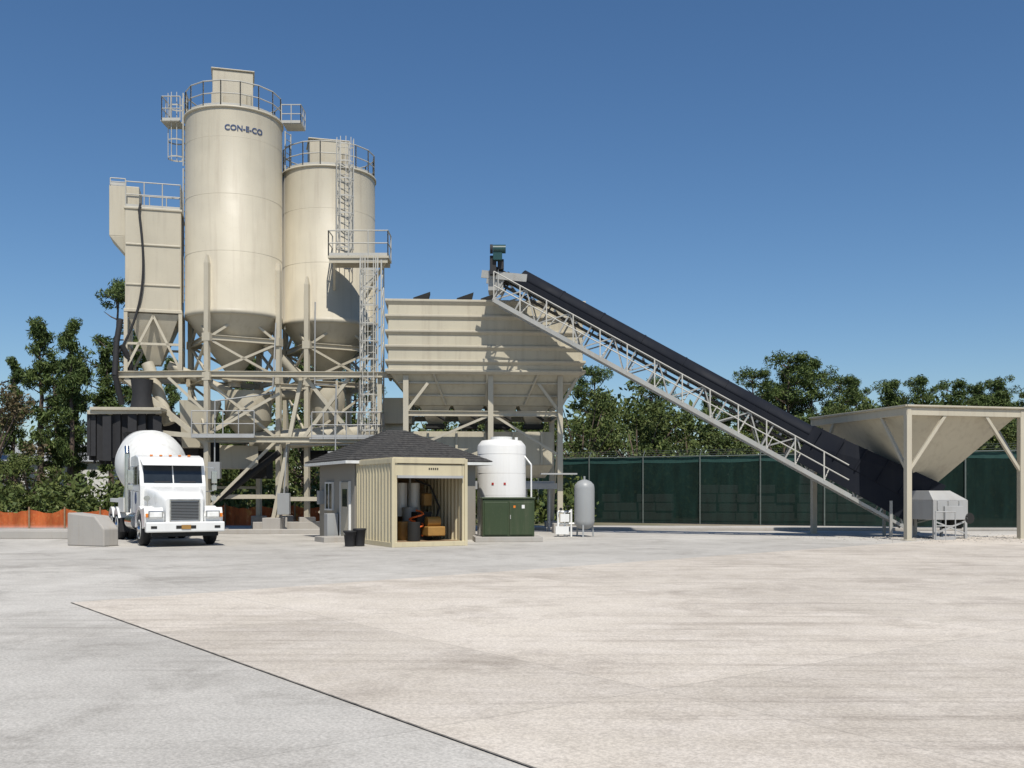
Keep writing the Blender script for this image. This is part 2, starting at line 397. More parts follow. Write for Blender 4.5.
for i in range(9):
    t=i/8; x=-17.2+2.6*t; y=40.9+.15*math.sin(i*2.1)+.4*t
    sh.box((x,y,4.1-.1*(i%3)),(.34,.05,1.85+.15*(i%2)),.35*math.sin(i*1.7)+.15)
for i in range(9):
    t=i/8; sh.box((-17.25+.12*math.sin(i*3),41+2.4*t,4.0-.12*(i%2)),(.05,.36,2.0),.3*math.sin(i))
sh.box((-15.3,43.4,4.0),(3.3,.08,2.1),.1)
w.box((-15.9,42.1,5.1),(2.8,2.7,.12),.1); w.beam((-17.3,40.75,4.95),(-14.4,41.1,5.0),.1,.16)
sh.rev((-15.5,41.9,0),(0,0,1),[(5.1,.5),(5.8,.38),(6.4,.45)],16)
gr=o.part('gratings',GALV)
gr.box((-7.0,42.7,3.95),(3.0,1.5,.06)); railing(gr,[(-8.4,41.95,3.98),(-5.5,41.95,3.98),(-5.5,43.4,3.98)],1.07,.5)
gr.box((-12,42.0,3.98),(2.6,1.1,.05)); railing(gr,[(-13.3,41.5,4),(-10.7,41.5,4)],1.07,.6)
e=o.part('control_boxes',GREYT,.01)
e.box((-12.4,41.7,2.6),(.5,.25,.7)); e.box((-7.4,41.9,3.0),(.6,.25,.8)); e.box((-9.6,42.1,1.2),(.5,.3,.9)); e.box((-6.3,41.9,2.9),(.35,.2,.5))
cb=o.part('conduits',GREYT)
cb.tube([(-12.4,41.7,2.9),(-12.4,41.75,5.5),(-10.2,42.6,5.9),(-10.2,43.2,9)],.03); cb.tube([(-7.4,41.9,3.3),(-7.4,42.1,6.2),(-8.6,43.6,6.4),(-8.6,43.7,10)],.03); cb.tube([(-9.6,42.1,1.6),(-9.5,42.2,3.7),(-5.5,42.2,3.7)],.03)
st=o.part('stair',GALV)
for i in range(14): st.box((-5.0+.22*i,43.2,.28*(i+.6)),(.26,.8,.04))
st.beam((-5.1,42.8,0),(-2.0,42.8,4.0),.05,.2); st.beam((-5.1,43.6,0),(-2.0,43.6,4.0),.05,.2)
dr=o.part('dark_machinery',DARK,.02)
dr.box((-13.9,44.2,3.2),(1.6,1.2,1.4)); dr.cyl((-9.3,44.5,3.2),(-6.7,44.2,3.2),.35); dr.box((-11.4,44.6,2.9),(1.2,1.2,1.2))
dr.box((-13.0,41.8,.55),(.5,.5,1.1)); dr.cyl((-12.4,42.2,1.4),(-10,43,3.4),.14)
cc=o.part('collecting_chute',BEIGE_D,.01)
cc.cyl((-4.6,43.6,4.4),(-11.4,43.8,3.9),.42); cc.box((-4.9,43.6,5.2),(1.2,1.2,1.1))
ft=o.part('footing',CONC,.02)
ft.box((-10.1,42.3,.3),(.75,.75,.62)); ft.box((-5.6,42.4,.15),(.6,.6,.3)); ft.box((-9.0,43.9,.2),(4.6,.8,.4),R15)
o.done()

# ------------------------------------------------------------ aggregate bin
o=Obj('aggregate_bin',(-1.2,43.1,0),D2R(4))
b=o.part('walls',BEIGE2)
W=8.0; DD=3.6
for c,d in (((0,-DD/2,8.15),(W,.06,2.9)),((0,DD/2,8.15),(W,.06,2.9)),((-W/2,0,8.15),(.06,DD-.07,2.9)),((W/2,0,8.15),(.06,DD-.07,2.9))): b.box(c,d)
b.frust((0,0,5.35),(W-2.1,1.8),(0,0,6.695),(W+.02,DD))
rb=o.part('ribs',BEIGE,.008)
for i,z in enumerate((9.58,8.95,8.32,7.7,7.1,6.7)):
    hh=.16 if i else .2
    rb.hexa([(-W/2-.14,-DD/2-.13,z-.05),(W/2+.14,-DD/2-.13,z-.05),(W/2+.04,-DD/2-.032,z-hh),(-W/2-.04,-DD/2-.032,z-hh)],
            [(-W/2-.14,-DD/2-.13,z+.03),(W/2+.14,-DD/2-.13,z+.03),(W/2+.04,-DD/2-.032,z+.05),(-W/2-.04,-DD/2-.032,z+.05)])
    rb.box((-W/2-.09,0,z),(.11,DD,.12)); rb.box((W/2+.09,0,z),(.11,DD,.12)); rb.box((0,DD/2+.09,z),(W,.11,.12))
for i,(t) in enumerate((.35,.72)):
    zz=6.69-1.34*t; ww=W-2.1*t; dd=DD-1.8*t
    rb.beam((-ww/2,-dd/2-.05,zz),(ww/2,-dd/2-.05,zz),.08,.08)
for x in (-2.2,0.05,2.2):
    rb.beam((x,-DD/2-.06,6.68),(x*.75,-.98,5.36),.08,.08)
g=o.part('gates',DARK)
gg=o.part('discharge_hoppers',BEIGE_D)
for x in (-2.1,-.7,.7,2.1):
    gg.frust((x,0,4.6),(.6,.6),(x,0,5.34),(1.3,1.7)); g.box((x,-.1,4.5),(.8,.9,.18)); g.cyl((x+.4,-.75,4.75),(x-.1,-.75,5.05),.06)
v=o.part('top_vents',DARK)
for x in (-2.7,-.9,0.1): 
    v.hexa([(x-.3,-1.5,9.6),(x+.3,-1.5,9.6),(x+.3,-.9,9.6),(x-.3,-.9,9.6)],[(x-.3,-1.5,9.75),(x+.4,-1.5,10.0),(x+.4,-.9,10.0),(x-.3,-.9,9.75)])
l=o.part('legs',BEIGE)
X=[-3.3,0.2,3.1]
for y in (-1.6,1.6):
    for x in X: l.box((x,y,3.3),(.22,.22,6.6))
    l.ibeam((X[0],y,4.95),(X[2],y,4.95),.22)
    l.beam((X[0],y,3.4),(X[1],y,4.9),.1); l.beam((X[2],y,3.2),(X[1]+.1,y,4.9),.1)
    l.beam((X[0],y,5.0),(X[0]+.9,y,6.2),.12); l.beam((X[2],y,5.0),(X[2]-.9,y,6.2),.12)
    l.beam((X[2],y,5.2),(X[2]+.8,y,6.6),.12)
for x in X: l.beam((x,-1.6,4.95),(x,1.6,4.95),.14,.2); l.beam((x,-1.6,4.9),(x,1.6,.3),.08)
wb=o.part('weigh_batcher',BEIGE2,.01)
wb.box((-.1,0,3.55),(6.0,1.7,1.4)); wb.frust((-.1,0,2.3),(5.4,.7),(-.1,0,2.84),(6.0,1.7))
for x in (-2.4,-1.2,0,1.2,2.4): wb.box((x,-.9,3.55),(.1,.09,1.4))
bc=o.part('batching_belt',GALV); bc.beam((-4.4,0,2.1),(3.0,0,2.1),.9,.14); bc.beam((-4.4,-.5,1.95),(3.2,-.5,1.95),.06,.25)
bc.box((3.0,-1.9,2.45),(1.5,.5,.06))
for i in range(8): bc.box((-4.2+i,0,1),(.08,.6,2.0))
ft=o.part('footings',CONC,.02)
for x in X:
    for y in (-1.6,1.6): ft.box((x,y,.2),(.6,.6,.4))
o.done()

# ------------------------------------------------------------ conveyor
o=Obj('belt_conveyor')
H=Vector((-.45,40.4,10.6)); T=Vector((16.1,37.7,1.0)); u=(T-H); LEN=u.length; u.normalize()
sd=Vector((-u.y,u.x,0)).normalized()
n=sd.cross(u)*-1
if n.z<0: n=-n
def C(t,a,k): return H+u*t+sd*a+n*k
tr=o.part('truss',TRUSS)
for a in (-.5,.5):
    tr.beam(C(-.3,a,-.18),C(LEN,a,-.18),.09,.11); tr.beam(C(.5,a,-1.2),C(LEN-.8,a,-1.2),.09,.11)
    m=int(LEN/1.0); 
    for i in range(m):
        t0=.4+i*1.0; tr.beam(C(t0,a,-.2),C(t0,a,-1.2),.06)
        if i%2: tr.beam(C(t0,a,-.2),C(t0+1,a,-1.2),.05)
        else: tr.beam(C(t0,a,-1.2),C(t0+1,a,-.2),.05)
for i in range(int(LEN)): tr.beam(C(.4+i,-.5,-1.2),C(.4+i,.5,-1.2),.05); tr.beam(C(.4+i,-.5,-1.2),C(1.4+i,.5,-1.2),.035)
wk=o.part('walkway',TRUSS)
wk.beam(C(.6,-.85,-1.25),C(LEN-3.2,-.85,-1.25),.6,.05)
wk.beam(C(.6,-1.17,-1.22),C(LEN-3.2,-1.17,-1.22),.05,.16)
hr=o.part('handrail',RAILM); t=.6; Z=Vector((0,0,1))
while t<LEN-3.2:
    hr.beam(C(t,-1.18,-1.2),C(t,-1.18,-1.2)+Z*1.1,.045); 
    wk.beam(C(t,-.5,-1.22),C(t,-1.15,-1.27),.06); hr.beam(C(t,-.5,-.6),C(t,-1.15,-1.2),.03); t+=1.2
for k in (.55,1.1): hr.cyl(C(.6,-1.18,-1.2)+Z*k,C(LEN-3.3,-1.18,-1.2)+Z*k,.024,seg=8)
bl=o.part('belt',BLACK)
bl.beam(C(-.1,0,.02),C(LEN,0,.02),.9,.05); bl.beam(C(.2,0,-.45),C(LEN-.3,0,-.45),.85,.03)
bl.rev(C(-.05,-.45,-.2),sd,[(0,.26),(.9,.26)],24); bl.rev(C(LEN-.2,-.45,-.2),sd,[(0,.26),(.9,.26)],24)
hd=o.part('belt_cover',BELTM)
def hood(t0,t1,r,k0):
    rings=[[C(t,r*math.cos(a)*1.15,k0+r*math.sin(a)*1.0) for a in [math.pi*i/12 for i in range(13)]] for t in (t0,t1)]
    hd.loft(rings,True)
t=.9
while t<LEN-5.8:
    hood(t,t+1.78,.46,.06); hood(t+1.78,t+1.84,.485,.05); t+=1.84
hd.beam(C(.4,-.57,-.07),C(LEN-5,-.57,-.07),.04,.30)
hd.hexa([C(LEN-5.6,-.62,-.25),C(LEN-.4,-.62,-.25),C(LEN-.4,.62,-.25),C(LEN-5.6,.62,-.25)],[C(LEN-5.6,-.55,.5),C(LEN-.4,-.7,.85),C(LEN-.4,.7,.85),C(LEN-5.6,.55,.5)])
hd.beam(C(LEN-5.6,-.57,-.6),C(LEN-.6,-.57,-.6),.06,.8)
for i in range(6): hd.beam(C(LEN-5.3+.9*i,-.66,-.25),C(LEN-5.3+.9*i,-.68,.55+.05*i),.05)
idl=o.part('idlers',GALV)
for i in range(int(LEN)): idl.cyl(C(.8+i,-.45,-.38),C(.8+i,.45,-.38),.05,seg=8)
hh=o.part('head_frame',TRUSS)
hh.beam(C(-.5,-.55,-.5),C(1.2,-.55,.2),.08,.3); hh.beam(C(-.5,.55,-.5),C(1.2,.55,.2),.08,.3); 
hh.box(H+Vector((-.2,0,-.55)),(.6,1.0,.6)); hh.beam(H+Vector((-.1,-.6,-.9)),H+Vector((-.1,-.6,.9)),.05)
mo=o.part('drive_motor',TEAL,.02)
mo.box(H+Vector((-.12,-.75,.45)),(.36,.3,.36)); mo.cyl(H+Vector((-.3,-.8,.72)),H+Vector((.2,-.8,.72)),.17,seg=20)
mk=o.part('motor_guard',BLACK,.02); mk.box(H+Vector((-.3,-.65,.1)),(.26,.26,.75)); mk.cyl(H+Vector((-.31,-.8,.72)),H+Vector((-.42,-.8,.72)),.18,seg=20); mk.box(H+Vector((0,-.6,.15)),(.25,.2,.4))
tl=o.part('tail_support',TRUSS)
for a in (-.6,.6):
    for t in (LEN-.8,LEN-1.8): 
        q=C(t,a,-.6); tl.beam(q,(q.x,q.y,0),.10)
o.done()

# ------------------------------------------------------------ charging hopper
A=Vector((13.85,35.0)); ux=Vector((.969,.247)); uy=Vector((-.247,.969))
rz=math.atan2(.247,.969); cen=A+ux*2.35+uy*3.05
o=Obj('charging_hopper',(cen.x,cen.y,0),rz); hx,hy,zt=2.35,3.05,4.72
b=o.part('frame',BEIGE,.01)
Q=[(-hx,-hy),(hx,-hy),(hx,hy),(-hx,hy)]
for a in Q: b.box((*a,2.2),(.2,.2,4.4)); b.box((*a,.02),(.36,.36,.04))
for k in range(4):
    a=Vector(Q[k]); c=Vector(Q[(k+1)%4]); d=(c-a).normalized()
    b.beam((*(a-d*.1),4.52),(*(c+d*.1),4.52),.16,.26)
    f=1.5 
    b.beam((*a,2.4),(*(a+d*f),4.4),.11,.11); b.beam((*c,2.4),(*(c-d*f),4.4),.11,.11)
h=o.part('hopper_walls',BEIGE2)
def ringq(w,d,z): return [(-w,-d,z),(w,-d,z),(w,d,z),(-w,d,z)]
R=[ringq(hx+.1,hy+.1,4.70),ringq(.55,.9,2.1),ringq(.55,.9,1.7)]
for i in range(2):
    for k in range(4): h.add([R[i][k],R[i][(k+1)%4],R[i+1][(k+1)%4],R[i+1][k]],[(0,1,2,3)])
R2=[ringq(hx+.06,hy+.06,4.70),ringq(.5,.85,2.15)]
for k in range(4): h.add([R2[0][k],R2[0][(k+1)%4],R2[1][(k+1)%4],R2[1][k]],[(0,1,2,3)])
for a,c in (((-hx-.12,-hy-.12),(hx+.12,-hy-.12)),((hx+.12,-hy-.12),(hx+.12,hy+.12)),((hx+.12,hy+.12),(-hx-.12,hy+.12)),((-hx-.12,hy+.12),(-hx-.12,-hy-.12))):
    b.beam((*a,4.72),(*c,4.72),.1,.06)
o.done()
o=Obj('belt_feeder',(15.5,36.6,0),rz)
b=o.part('housing',GALV,.015); b.box((.1,0,1.05),(1.45,1.4,.7)); b.frust((.1,0,1.405),(1.45,1.4),(-.1,.2,1.75),(.9,1.1)); b.box((.2,-.74,.95),(.8,.07,.5))
for x in (-.45,.0,.45): b.box((x,-.72,1.22),(.05,.05,.34))
l=o.part('legs',GALV)
for x in (-.55,.75):
    for y in (-.65,.65): l.box((x,y,.35),(.09,.09,.7))
l.beam((-.55,-.65,.2),(.75,-.65,.65),.06); l.beam((-.55,-.65,.65),(.75,-.65,.2),.05)
railing(l,[(-.9,-1.2,0),(-.1,-1.2,0)],1.0,.4)
m=o.part('drive',DARK,.02); m.cyl((.9,-.2,.75),(.9,-.7,.75),.2); m.box((.85,.2,.6),(.5,.5,.5))
o.done()

# ------------------------------------------------------------ container booth
crz=math.atan2(.465,.885)
o=Obj('shipping_container',(-3.66,30.5,0),crz)
w,dp,ht=2.55,3.35,2.74
f=o.part('frame',CREAM,.01)
for x in (.05,w-.05):
    for y in (.06,dp-.06): f.box((x,y,ht/2),(.10,.12,ht))
f.box((w/2,.06,ht-.08),(w-.20,.12,.15)); f.box((w/2,.06,.08),(w-.20,.12,.15)); f.box((w/2,dp-.06,ht-.08),(w-.20,.12,.15)); f.box((w/2,dp-.06,.08),(w-.20,.12,.15))
for x in (.05,w-.05): f.box((x,dp/2,ht-.08),(.10,dp-.24,.15)); f.box((x,dp/2,.08),(.10,dp-.24,.15))
f.box((w/2,dp/2,ht+.01),(w-.1,dp-.1,.04)); 
c=o.part('corrugated_walls',CREAM)
def corr(x,y0,y1,s):
    y=y0; pts=[]
    while y<y1-1e-3:
        for dy,dx in ((0,0),(.07,0),(.105,s),(.175,s),(.21,0)): pts.append((x+dx,min(y+dy,y1)))
        y+=.28
    pts.append((x,y1))
    for a,b2 in zip(pts[:-1],pts[1:]):
        if abs(a[1]-b2[1])<1e-6 and abs(a[0]-b2[0])<1e-6: continue
        c.add([(a[0],a[1],.15),(b2[0],b2[1],.15),(b2[0],b2[1],ht-.15),(a[0],a[1],ht-.15)],[(0,1,2,3)])
corr(.02,.12,dp-.12,.05); corr(w-.02,.12,dp-.12,-.05)
c.add([(0.12,dp-.08,.15),(w-.12,dp-.08,.15),(w-.12,dp-.08,ht-.15),(.12,dp-.08,ht-.15)],[(0,1,2,3)])
fr=o.part('front_panel',CREAM,.005)
fr.box((.14,.07,ht/2),(.09,.05,ht-.3)); fr.box((w-.135,.07,ht/2),(.07,.05,ht-.3)); fr.box((w/2,.07,2.38),(w-.36,.05,.35))
hd=o.part('roller_door_guide',GALV); hd.box((w/2,.0,2.17),(w-.34,.1,.08))
fl=o.part('floor',WOOD); fl.box((w/2,dp/2,.12),(w-.2,dp-.2,.06)); fl.box((w/2,dp-.12,1.4),(w-.3,.04,2.3))
for z in (1.0,1.7): fl.box((w/2+.2,2.9,z),(1.7,.45,.04))
eq=o.part('equipment',GREYT,.02); eq.box((.55,2.5,1.1),(.5,.6,1.8)); eq.cyl((1.35,1.9,.2),(1.35,1.9,1.2),.25); eq.tube([(1.35,1.9,1.2),(1.35,1.9,2.3),(.5,1.9,2.3)],.04)
for i in range(5): eq.box((.9+.27*i,2.8,1.13+.03*(i%2)),(.18,.22,.2+.06*(i%3)))
e2=o.part('pump',YELL,.03); e2.box((1.75,.9,.45),(.6,.6,.3)); e2.cyl((1.55,1.0,.75),(2.0,1.0,.75),.16,seg=20); e2.box((1.9,1.8,1.45),(.28,.26,.4)); e2.cyl((.9,1.4,.15),(.9,1.4,.75),.2)
e3=o.part('hoses',ORANGE); e3.tube([(1.25+.22*math.cos(a*.6),1.1+.22*math.sin(a*.6),.3+.035*a) for a in range(24)],.03)
e5=o.part('hoses_dark',DARK); e5.tube([(1.9,1.2,.6),(2.1,1.2,1.2),(1.9,1.5,1.9),(1.5,1.8,2.1)],.035); e5.cyl((1.0,.7,.16),(1.0,.7,.75),.2); e5.box((1.55,1.4,.6),(.5,.5,.9))
e4=o.part('shelf_white',WHITE,.02); e4.cyl((1.2,2.3,.9),(1.2,2.3,2.0),.2,seg=20); e4.cyl((1.65,2.3,.9),(1.65,2.3,2.0),.2,seg=20); e4.cyl((.9,2.75,1.75),(.9,2.75,2.0),.12)
rg=o.part('numbers',DARK)
for i in range(5): rg.box((1.25+i*.07,.04,2.42),(.04,.006,.06))
o.done()
o=Obj('control_house',(-5.26,33.55,0),crz)
W_,D_=4.5,4.0
h=o.part('walls',STUC,.01); h.box((W_/2,D_/2+.05,1.36),(W_,D_,2.72))
t=o.part('trim',WHITE_D,.005)
r=o.part('roof',SHING)
ov=.45; ze=2.80; rzp=3.95
P=[(-ov,-ov+.05),(W_+ov,-ov+.05),(W_+ov,D_+ov),(-ov,D_+ov)]
E=[Vector((x,y,ze)) for x,y in P]; cxm,cym=W_/2,D_/2
r1=Vector((cxm-.35,cym,rzp)); r2=Vector((cxm+.35,cym,rzp))
Eb=[e-Vector((0,0,.04)) for e in E]
r.add(E+[r1,r2]+Eb,[(0,1,5,4),(1,2,5),(2,3,4,5),(3,0,4),(9,8,7,6),(0,6,7,1),(1,7,8,2),(2,8,9,3),(3,9,6,0)])
for k in range(1,14):
    tt=k/14
    ring=[E[0].lerp(r1,tt),E[1].lerp(r2,tt),E[2].lerp(r2,tt),E[3].lerp(r1,tt)]
    for a in range(4): r.beam(ring[a]+Vector((0,0,.003)),ring[(a+1)%4]+Vector((0,0,.003)),.04,.014)
for k in range(4):
    a=Vector((*P[k],ze-.105)); b2=Vector((*P[(k+1)%4],ze-.105)); t.beam(a,b2,.03,.10)
wd=o.part('window',GLASS); wd.box((-.03,2.75,1.55),(.05,.75,.9)); wd.box((-.055,.95,1.5),(.02,.5,.6))
t.box((-.03,2.75,1.07),(.1,.9,.06)); t.box((-.03,2.75,2.03),(.08,.9,.06)); t.box((-.03,2.34,1.55),(.08,.06,.9)); t.box((-.03,3.16,1.55),(.08,.06,.9)); t.box((-.045,2.75,1.55),(.06,.04,.9))
dd=o.part('door',BEIGE_D,.005); dd.box((-.03,.95,1.02),(.045,.9,2.04))
for yy in (.47,1.43): t.box((-.035,yy,1.03),(.08,.05,2.08))
ac=o.part('wall_unit',GREYT,.02); ac.box((-.25,1.85,.55),(.4,.4,.8)); ac.box((-.1,3.6,1.5),(.2,.3,.5))
st=o.part('step',CONC,.01); st.box((-.5,.95,.09),(.9,1.1,.18))
o.done()
o=Obj('black_bucket',(-4.9,31.2,0),.4)
ty=o.part('buckets',BLACK)
for x,y,hh in ((-.16,0,.5),(.16,.05,.56)):
    ty.rev((x,y,0),(0,0,1),[(0,.15),(hh-.06,.19),(hh-.05,.21),(hh,.21),(hh,.18),(hh-.3,.16)],24)
hb=o.part('handle',GALV); hb.tube([(-.16+.2*math.cos(a),-.03-.06*math.sin(a),.46-.16*math.sin(a)) for a in [math.pi*i/8 for i in range(9)]],.008,seg=6)
o.done()

# ------------------------------------------------------------ white tank, generator, pressure vessel
o=Obj('water_tank',(-.39,37.2,0))
t=o.part('shell',WTANK); r=.90
t.rev((0,0,0),(0,0,1),[(.05,r),(3.38,r),(3.45,r-.03),(3.52,r*.9),(3.60,.74),(3.64,.45)],48)
for z in (.8,1.6,2.4,3.1): t.rev((0,0,0),(0,0,1),[(z-.02,r),(z,r+.008),(z+.02,r)],48,caps=False)
c=o.part('lid',WHITE_D); c.cyl((0,0,3.64),(0,0,3.74),.40,seg=24); c.cyl((.55,-.2,3.3),(.55,-.2,3.72),.06)
m=o.part('labels',RED); 
for th in (-20,8):
    a=D2R(th); m.box((.91*math.sin(a),-.91*math.cos(a),2.0),(.08,.012,.08),a)
pd=o.part('pad',CONC,.01); pd.box((0,0,.04),(2.3,2.3,.08))
pi=o.part('pipes',WHITE); pi.tube([(.95,-.3,.2),(1.1,-.4,.2),(1.1,-.4,2.7),(.8,-.2,3.1)],.03)
o.done()
o=Obj('generator_enclosure',(-.17,34.6,0),D2R(6))
g=o.part('cabinet',GREEN_G,.02); g.box((0,0,.82),(1.78,1.0,1.28)); g.box((0,0,1.49),(1.86,1.08,.06)); 
g2=o.part('doors',GREEN_G,.01); g2.box((-.43,-.515,.8),(.8,.03,1.12)); g2.box((.43,-.515,.8),(.8,.03,1.12))
l=o.part('label',WHITE); l.box((.5,-.535,1.2),(.1,.004,.12))
yl=o.part('warning_label',AMBER); yl.box((.2,-.535,1.2),(.07,.004,.08))
ltc=o.part('latch',CHROME); ltc.box((0.06,-.54,.85),(.03,.03,.14))
p=o.part('pad',CONC,.015); p.box((0,0,.09),(2.3,1.5,.17))
o.done()
o=Obj('pressure_tank',(2.75,38.0,0))
t=o.part('vessel',GREYT); t.rev((0,0,0),(0,0,1),[(.28,.1),(.34,.26),(.48,.37),(.6,.385),(1.85,.385),(1.98,.36),(2.1,.25),(2.17,.08)],32)
l=o.part('legs',GREYT)
for k in range(3):
    a=2.1*k+.3; l.beam((.32*math.cos(a),.32*math.sin(a),.55),(.36*math.cos(a),.36*math.sin(a),0),.06)
l.cyl((0,0,2.15),(0,0,2.3),.04); 
o.done()
o=Obj('water_valve_assembly',(2.0,38.0,0))
p=o.part('pipes',WHITE)
for x in (-.25,.0,.25): p.cyl((x,0,0),(x,0,.95+.1*(x>0)),.04,seg=10)
p.cyl((-.25,0,.95),(.25,0,.95),.045,seg=10); p.cyl((-.25,0,.5),(.6,0,.5),.04,seg=10); p.box((0,-.08,.72),(.34,.2,.3)); p.box((-.1,-.05,.25),(.5,.3,.3))
w=o.part('valve_wheel',BLACK); w.rev((.1,-.14,1.15),(0,0,1),[(0,.1),(.03,.1)],12); w.cyl((.1,-.14,.9),(.1,-.14,1.15),.015)
q2=o.part('gauge',BLACK); q2.cyl((-.15,-.2,1.05),(-.15,-.12,1.05),.06)
o.done()

# ------------------------------------------------------------ truck
o=Obj('concrete_mixer_truck',(-10.12,31.0,0),D2R(29))
bd=o.part('cab',WHITE,.035)
bd.prism([(1.95,.95),(1.95,1.9),(2.2,2.66),(2.38,2.84),(2.9,2.93),(3.85,2.90),(3.95,2.78),(3.95,.95)],-1.04,1.04)
hood_=o.part('hood',WHITE)
def rr(wd,z0,z1,y,rad):
    pts=[(-wd,y,z0),(wd,y,z0)]
    for i in range(6):
        a=i/5*math.pi/2; pts.append((wd-rad+rad*math.cos(a),y,z1-rad+rad*math.sin(a)))
    for i in range(6):
        a=math.pi/2+i/5*math.pi/2; pts.append((-wd+rad+rad*math.cos(a),y,z1-rad+rad*math.sin(a)))
    return pts
hood_.loft([rr(.56,.72,1.50,.14,.10),rr(.62,.72,1.57,.20,.13),rr(.74,.75,1.74,.9,.16),rr(.88,.8,1.88,1.7,.18),rr(.92,.8,1.92,2.0,.18)],True)
fd=o.part('fenders',WHITE,.025)
for sx in (-1,1):
    outer=[]; inner=[]
    for i in range(13):
        a=math.pi*(i/12); outer.append((1.32-.76*math.cos(a)*1.05,.56+.70*math.sin(a))); inner.append((1.32-.62*math.cos(a),.56+.58*math.sin(a)))
    prof=[(.22,.62),(.16,.95),(.28,1.22)]+outer[4:]+list(reversed(inner))
    xs=sorted((sx*.60,sx*1.18)); fd.prism(prof,xs[0],xs[1])
bp=o.part('bumper',WHITE,.04); bp.box((0,.02,.62),(2.36,.26,.32)); 
bp2=o.part('bumper_lower',DARK,.02); bp2.box((0,.1,.40),(2.0,.2,.14)); bp2.box((0,-.115,.62),(.6,.02,.10))
for x in (-.95,.95): bp2.box((x,-.115,.62),(.18,.02,.08))
pl=o.part('licence_plate',YELL); pl.box((0,-.13,.62),(.28,.01,.13))
gr=o.part('grille_surround',CHROME,.01); 
for x in (-.44,.44): gr.box((x,.09,1.12),(.035,.08,.68))
gr.box((0,.09,1.46),(.91,.08,.04)); gr.box((0,.09,.80),(.91,.08,.04))
gd=o.part('grille',GREYT); gd.box((0,.115,1.13),(.84,.05,.62))
gdd=o.part('grille_slots',DARK)
for i in range(12): gdd.box((0,.086,.86+.047*i),(.82,.01,.026))
hl=o.part('headlights',LAMP,.02); hb=o.part('headlight_bezels',CHROME,.02)
for x in (-.86,.86): hb.box((x,.17,1.0),(.44,.12,.24)); hl.box((x,.1,1.0),(.36,.05,.16))
am=o.part('marker_lights',AMBER,.01)
for x in (-1.12,1.12): am.box((x,.15,.98),(.07,.12,.12))
for i in range(5): am.box((-.6+.3*i,2.55,2.91),(.09,.1,.05))
gl=o.part('windshield',GLASS)
dv=Vector((0,.25,.76)).normalized(); nv=Vector((0,-.76,.25)).normalized()
def slopebox(p,x0,x1,a,b,off):
    base=Vector((0,1.95,1.9))
    P0=[Vector((x,0,0))+base+dv*s+nv*off for x,s in ((x0,a),(x1,a),(x1,b),(x0,b))]
    P1=[q-nv*(.03) for q in P0]; p.add(P1+P0,[(0,1,2,3),(4,5,6,7),(0,1,5,4),(1,2,6,5),(2,3,7,6),(3,0,4,7)])
slopebox(gl,-.92,-.02,.10,.72,.012); slopebox(gl,.02,.92,.10,.72,.012)
wp=o.part('wipers',BLACK); slopebox(wp,-.6,-.1,.12,.15,.04); slopebox(wp,.2,.7,.12,.15,.04)
vz=o.part('sun_visor',WHITE,.01); vz.hexa([(-.97,1.88,2.56),(.97,1.88,2.56),(1.0,2.26,2.74),(-1.0,2.26,2.74)],[(-.97,1.88,2.59),(.97,1.88,2.59),(1.0,2.26,2.79),(-1.0,2.26,2.79)])
for sx in (-1,1):
    gl.box((sx*1.042,3.0,2.25),(.012,.9,.62)); gl.prism([(2.12,1.95),(2.35,2.54),(2.42,2.54),(2.42,1.95)],sx*1.04-.008,sx*1.04+.008)
sm=o.part('door_seams',DARK)
for sx in (-1,1):
    for y in (2.1,3.6): sm.box((sx*1.042,y,1.7),(.008,.014,1.4))
    sm.box((sx*1.042,2.85,1.0),(.008,1.45,.014)); sm.box((sx*1.05,3.4,1.75),(.03,.14,.04))
dc=o.part('door_emblem',BLUEM)
for sx in (-1,1): dc.cyl((sx*1.04,2.85,1.5),(sx*1.048,2.85,1.5),.2,seg=24)
mr=o.part('mirrors',CHROME,.01)
for sx in (-1,1):
    mr.beam((sx*1.02,2.2,2.55),(sx*1.32,2.05,2.5),.03); mr.beam((sx*1.02,2.2,1.7),(sx*1.32,2.05,1.75),.03); mr.beam((sx*1.32,2.05,1.75),(sx*1.32,2.05,2.5),.03)
    mr.box((sx*1.32,2.03,2.2),(.18,.08,.42)); mr.box((sx*1.32,2.03,1.85),(.16,.08,.18))
    mr.box((sx*1.0,.75,1.38),(.03,.03,.25)); mr.cyl((sx*1.02,.72,1.5),(sx*1.02,.78,1.5),.09)
ex=o.part('exhaust_and_air_cleaner',CHROME)
ex.cyl((-1.12,4.12,1.0),(-1.12,4.12,3.0),.09); ex.cyl((-1.12,4.12,3.0),(-1.12,4.27,3.25),.08)
st=o.part('steps_and_tanks',CHROME,.02)
st.cyl((-.98,2.5,.72),(-.98,3.9,.72),.27,seg=20); st.cyl((.98,2.5,.72),(.98,3.9,.72),.27,seg=20)
fr=o.part('chassis',DARK)
for sx in (-.4,.4): fr.box((sx,4.8,.85),(.1,8.4,.26))
fr.box((0,1.32,.5),(1.7,.14,.14)); fr.box((0,.9,.8),(.8,1.2,.5)); fr.box((0,3.2,.8),(1.3,1.6,.25))
for y in (6.2,7.6): fr.cyl((-1,y,.52),(1,y,.52),.1); fr.rev((0,y,.52),(1,0,0),[(-.25,.1),(-.15,.25),(.15,.25),(.25,.1)],16)
wh=o.part('tyres',BLACK); rim=o.part('rims',WHITE_D); hub=o.part('hubs',CHROME)
